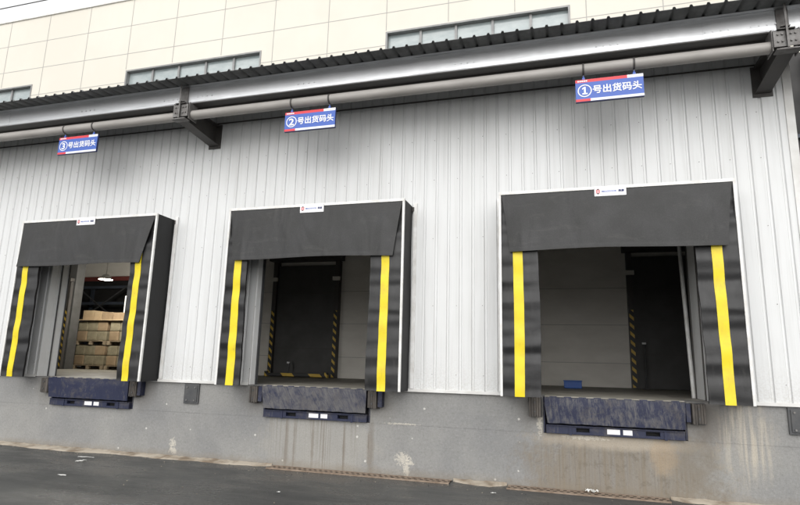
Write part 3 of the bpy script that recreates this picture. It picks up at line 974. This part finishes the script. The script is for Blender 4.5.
for n_, (x, y, z, tier, k) in enumerate(spots):
    p = make_pallet() if n_ == 0 else copy_tree(pal)
    if n_ == 0: pal = p
    p.location = (x, y, z)
    where = ['next to the hazard post', 'in the middle of the row', 'farthest from the hazard post'][k]
    tag(p, ('lower' if tier == 0 else 'upper')+' pallet of brown wrapped goods '+where, 'pallet', PG)
# loose cartons on top
o = empty('wood_sheet', (-13.7, 6.5, DECK+1.545)); tag(o, 'pale flat board lying on top of the upper pallets', 'board')
MB().box(-1.65, 1.7, -.56, .5, 0, .03, .003).build('board', M['kraft_light'], o)
cx_ = -15.28; rr = random.Random(5); idx = 0
CT = ['tall pale carton nearest the hazard post', 'small pale carton second from the hazard post', 'brown carton third from the hazard post', 'wide dull brown carton in the middle of the top row', 'pale carton below the blue crate',
      'carton at the far end of the top row']
for w_, h_, mt in ((.42, .30, 'kraft_light'), (.30, .27, 'kraft_light'), (.42, .24, 'kraft'), (.5, .23, 'kraft'), (.6, .27, 'kraft_light'), (.5, .27, 'kraft_light')):
    o = empty('carton', (cx_+w_/2, 6.3, DECK+1.577)); tag(o, CT[idx]+' above the pallets', 'carton', 'cartons on top of the pallets')
    MB().box(-w_/2, w_/2, -.22, .22, 0, h_, .006).build('carton_body', M[mt], o)
    MB().box(-w_/2+.001, w_/2-.001, -.03, .03, h_+.0005, h_+.003).build('tape_strip', M['wood'], o)
    cx_ += w_+.02; idx += 1
o = empty('blue_crate', (-13.28, 6.3, DECK+1.577+.275)); tag(o, 'blue crate with a white frame on top of the cartons', 'crate')
MB().box(-.2, .28, -.15, .15, 0, .26, .02).build('crate_body', M['blue_plastic'], o)
m = MB(); m.box(-.46, -.42, -.16, .14, -.25, .50); m.box(-.42, .4, -.16, -.12, .46, .50)
m.build('white_frame', M['white_alu'], o)

# storage rack / truss behind
o = empty('storage_rack', (-15.5, 8.6, DECK)); tag(o, 'dark steel storage rack with crossed bracing behind the pallets', 'rack')
boxes('upright', M['truss'], o, [(x-.05, x+.05, y_, y_+.1, 0, 3.1) for x in (-2.4, 0, 2.4, 4.8) for y_ in (-.4, .3)])
m = MB()
for z in (1.6, 2.3, 2.9): m.box(-2.4, 4.8, -.42, -.37, z, z+.10)
m.build('shelf_beam', M['truss'], o)
m = MB()
for x in (-2.4, 0, 2.4):
    m.tube((x, -.45, 1.5), (x+2.4, -.45, 3.0), .03, 8); m.tube((x, -.46, 3.0), (x+2.4, -.46, 1.5), .03, 8)
m.build('cross_brace', M['plate'], o)
m = MB(); m.box(-18.8, -11, 8.0, 8.1, 4.45, 4.60)
m.build('tie_beam', M['red_steel'], wh)
m = MB(); m.box(-18.8, -7, 8.15, 8.2, 4.61, 6.0)
m.build('lit_fascia', M['int_wall'], wh)
# lamp
o = empty('high_bay_lamp', (-13.40, 4.9, 4.24)); tag(o, 'lit lamp hanging inside the warehouse above the pallets', 'lamp')
m = MB(); m.tube((0, 0, -.26), (0, 0, -.10), .20, 20, .07); m.tube((0, 0, -.10), (0, 0, 1.6), .015, 8)
m.build('lamp_housing', M['jamb'], o)
MB().tube((0, 0, -.275), (0, 0, -.262), .12, 20).build('lamp_glass', M['lamp'], o)
ld = bpy.data.lights.new('lamp_light', 'POINT'); ld.energy = 150; ld.color = (1, .95, .85); ld.shadow_soft_size = .15
lo = bpy.data.objects.new('lamp_light', ld); COL.objects.link(lo); lo.parent = o; lo.location = (0, 0, -.45)

# ------------------------------------------------------------------ dark bay to the right of the cladding
nb = empty('neighbouring_shed', (5.5, 2.5, 0)); tag(nb, 'dark shed with horizontal rails beyond the right end of the white wall', 'building')
MB().box(-2.3, 6, 0, .15, 0, 7.6).build('shed_wall', M['int_dark'], nb)
m = MB()
for z in (3.0, 4.0, 5.0, 5.9): m.box(-2.3, 6, -.06, -.002, z, z+.07)
m.build('rail', M['truss'], nb)
m = MB(); m.box(-1.2, -1.0, -.12, -.061, 0, 7.5)
m.build('column', M['truss'], nb)

# ------------------------------------------------------------------ cream building behind
cb = empty('cream_building', (0, 10, 0)); tag(cb, 'tall cream panelled building with ribbon windows behind the warehouse', 'building')
def wx(k): return -6.45+12.27*k
wins = [(wx(k), wx(k)+6.85) for k in range(-3, 3)]
ZW0, ZW1, ZT = 12.7, 14.32, 17.9
m = MB(); GX0, GX1 = -46, 30
m.box(GX0, GX1, .0, .4, 0, ZW0); m.box(GX0, GX1, 0, .4, ZW1, ZT)
xs_ = [GX0]+[v for w in wins for v in w]+[GX1]
for a, b in zip(xs_[0::2], xs_[1::2]): m.box(a, b, .0, .4, ZW0, ZW1)
m.box(GX0, GX1, .4, 20, 0, ZT-.3)
m.build('wall', M['cream'], cb)
m = MB()
for z in (13.75, 15.15, 16.56):
    for a, b in (zip(xs_[0::2], xs_[1::2]) if z < ZW1 else [(GX0, GX1)]): m.box(a, b, -.004, -.0005, z-.014, z+.014)
x = -18.74-2.46*11
while x < GX1:
    if x > GX0:
        if any(a-.02 < x < b+.02 for a, b in wins):
            m.box(x-.013, x+.013, -.0075, -.0045, ZW1+.06, ZT)
            m.box(x-.013, x+.013, -.0075, -.0045, 0, ZW0-.06)
        else: m.box(x-.013, x+.013, -.0075, -.0045, 0, ZT)
    x += 2.46
m.build('panel_joint', M['cream_joint'], cb)
m = MB(); m.box(GX0-.05, GX1+.05, -.06, .45, ZT+.001, ZT+.10)
m.build('parapet_coping', M['trim'], cb)
for a, b in wins:
    m = MB()
    m.box(a, b, -.02, .30, ZW1-.07, ZW1-.002); m.box(a, b, -.02, .30, ZW0+.002, ZW0+.07)
    m.box(a+.002, a+.07, -.02, .30, ZW0+.071, ZW1-.071); m.box(b-.07, b-.002, -.02, .30, ZW0+.071, ZW1-.071)
    w5 = (b-a)/5
    for k in range(1, 5): m.box(a+k*w5-.045, a+k*w5+.045, .10, .24, ZW0+.071, ZW1-.071)
    wo = m.build('window', M['win_frame'], cb)
    m = MB()
    m.box(a+.071, b-.071, .18, .20, ZW0+.072, ZW1-.072)
    m.build('pane', M['glass'], wo)

# overhead wire
o = MB().tube((-48, 9.7, 18.55), (-8, 9.7, 18.55), .025, 8).build('overhead_wire', M['steel_dark'])
tag(o, 'thin dark overhead wire above the cream building in the white sky', 'wire')

# ------------------------------------------------------------------ camera
yaw, pitch, roll = P_YAW, P_PITCH, P_ROLL = 0.2914, 0.1948, 0.0257
fw = Vector((-math.sin(yaw)*math.cos(pitch), math.cos(yaw)*math.cos(pitch), math.sin(pitch)))
r = Vector((math.cos(yaw), math.sin(yaw), 0)); u = r.cross(fw)
r2_ = r*math.cos(roll)+u*math.sin(roll); u2_ = -r*math.sin(roll)+u*math.cos(roll)
cam = bpy.data.cameras.new('camera'); co = bpy.data.objects.new('camera', cam); COL.objects.link(co)
mw = Matrix((r2_, u2_, -fw)).transposed().to_4x4(); mw.translation = Vector((0, -8.829, 1.693))
co.matrix_world = mw
cam.sensor_width = 36; cam.lens = 36*565.17/800; cam.clip_end = 600; cam.clip_start = .05
sc.camera = co

# ------------------------------------------------------------------ light
SUN_EL, SUN_AZ = R(29), R(172)      # azimuth clockwise from +y
w = bpy.data.worlds.new('World'); sc.world = w; w.use_nodes = True
nt = w.node_tree; bg = nt.nodes['Background']
sky = nt.nodes.new('ShaderNodeTexSky'); sky.sky_type = 'NISHITA'; sky.sun_disc = False
sky.sun_elevation = SUN_EL; sky.sun_rotation = SUN_AZ; sky.air_density = 1.0; sky.dust_density = 4.0; sky.ozone_density = .6
hs = nt.nodes.new('ShaderNodeHueSaturation'); hs.inputs['Saturation'].default_value = .12; hs.inputs['Value'].default_value = 1.0
nt.links.new(sky.outputs[0], hs.inputs['Color']); gm = nt.nodes.new('ShaderNodeGamma'); gm.inputs['Gamma'].default_value = .35   # flattens the clear-sky gradient into an overcast one
nt.links.new(hs.outputs[0], gm.inputs['Color'])
sc_ = nt.nodes.new('ShaderNodeVectorMath'); sc_.operation = 'SCALE'; sc_.inputs['Scale'].default_value = 4.8
nt.links.new(gm.outputs[0], sc_.inputs[0]); nt.links.new(sc_.outputs[0], bg.inputs['Color'])
bg.inputs['Strength'].default_value = .14
sd = bpy.data.lights.new('sun', 'SUN'); sd.energy = 1.25; sd.angle = R(85); sd.color = (1, .975, .94)
so = bpy.data.objects.new('sun', sd); COL.objects.link(so)
d = Vector((math.sin(SUN_AZ)*math.cos(SUN_EL), math.cos(SUN_AZ)*math.cos(SUN_EL), math.sin(SUN_EL)))
so.rotation_euler = d.to_track_quat('Z', 'Y').to_euler()
sc.view_settings.view_transform = 'Standard'; sc.view_settings.look = 'None'
sc.view_settings.gamma = 1; sc.view_settings.use_curve_mapping = False
sc.view_settings.exposure = .28
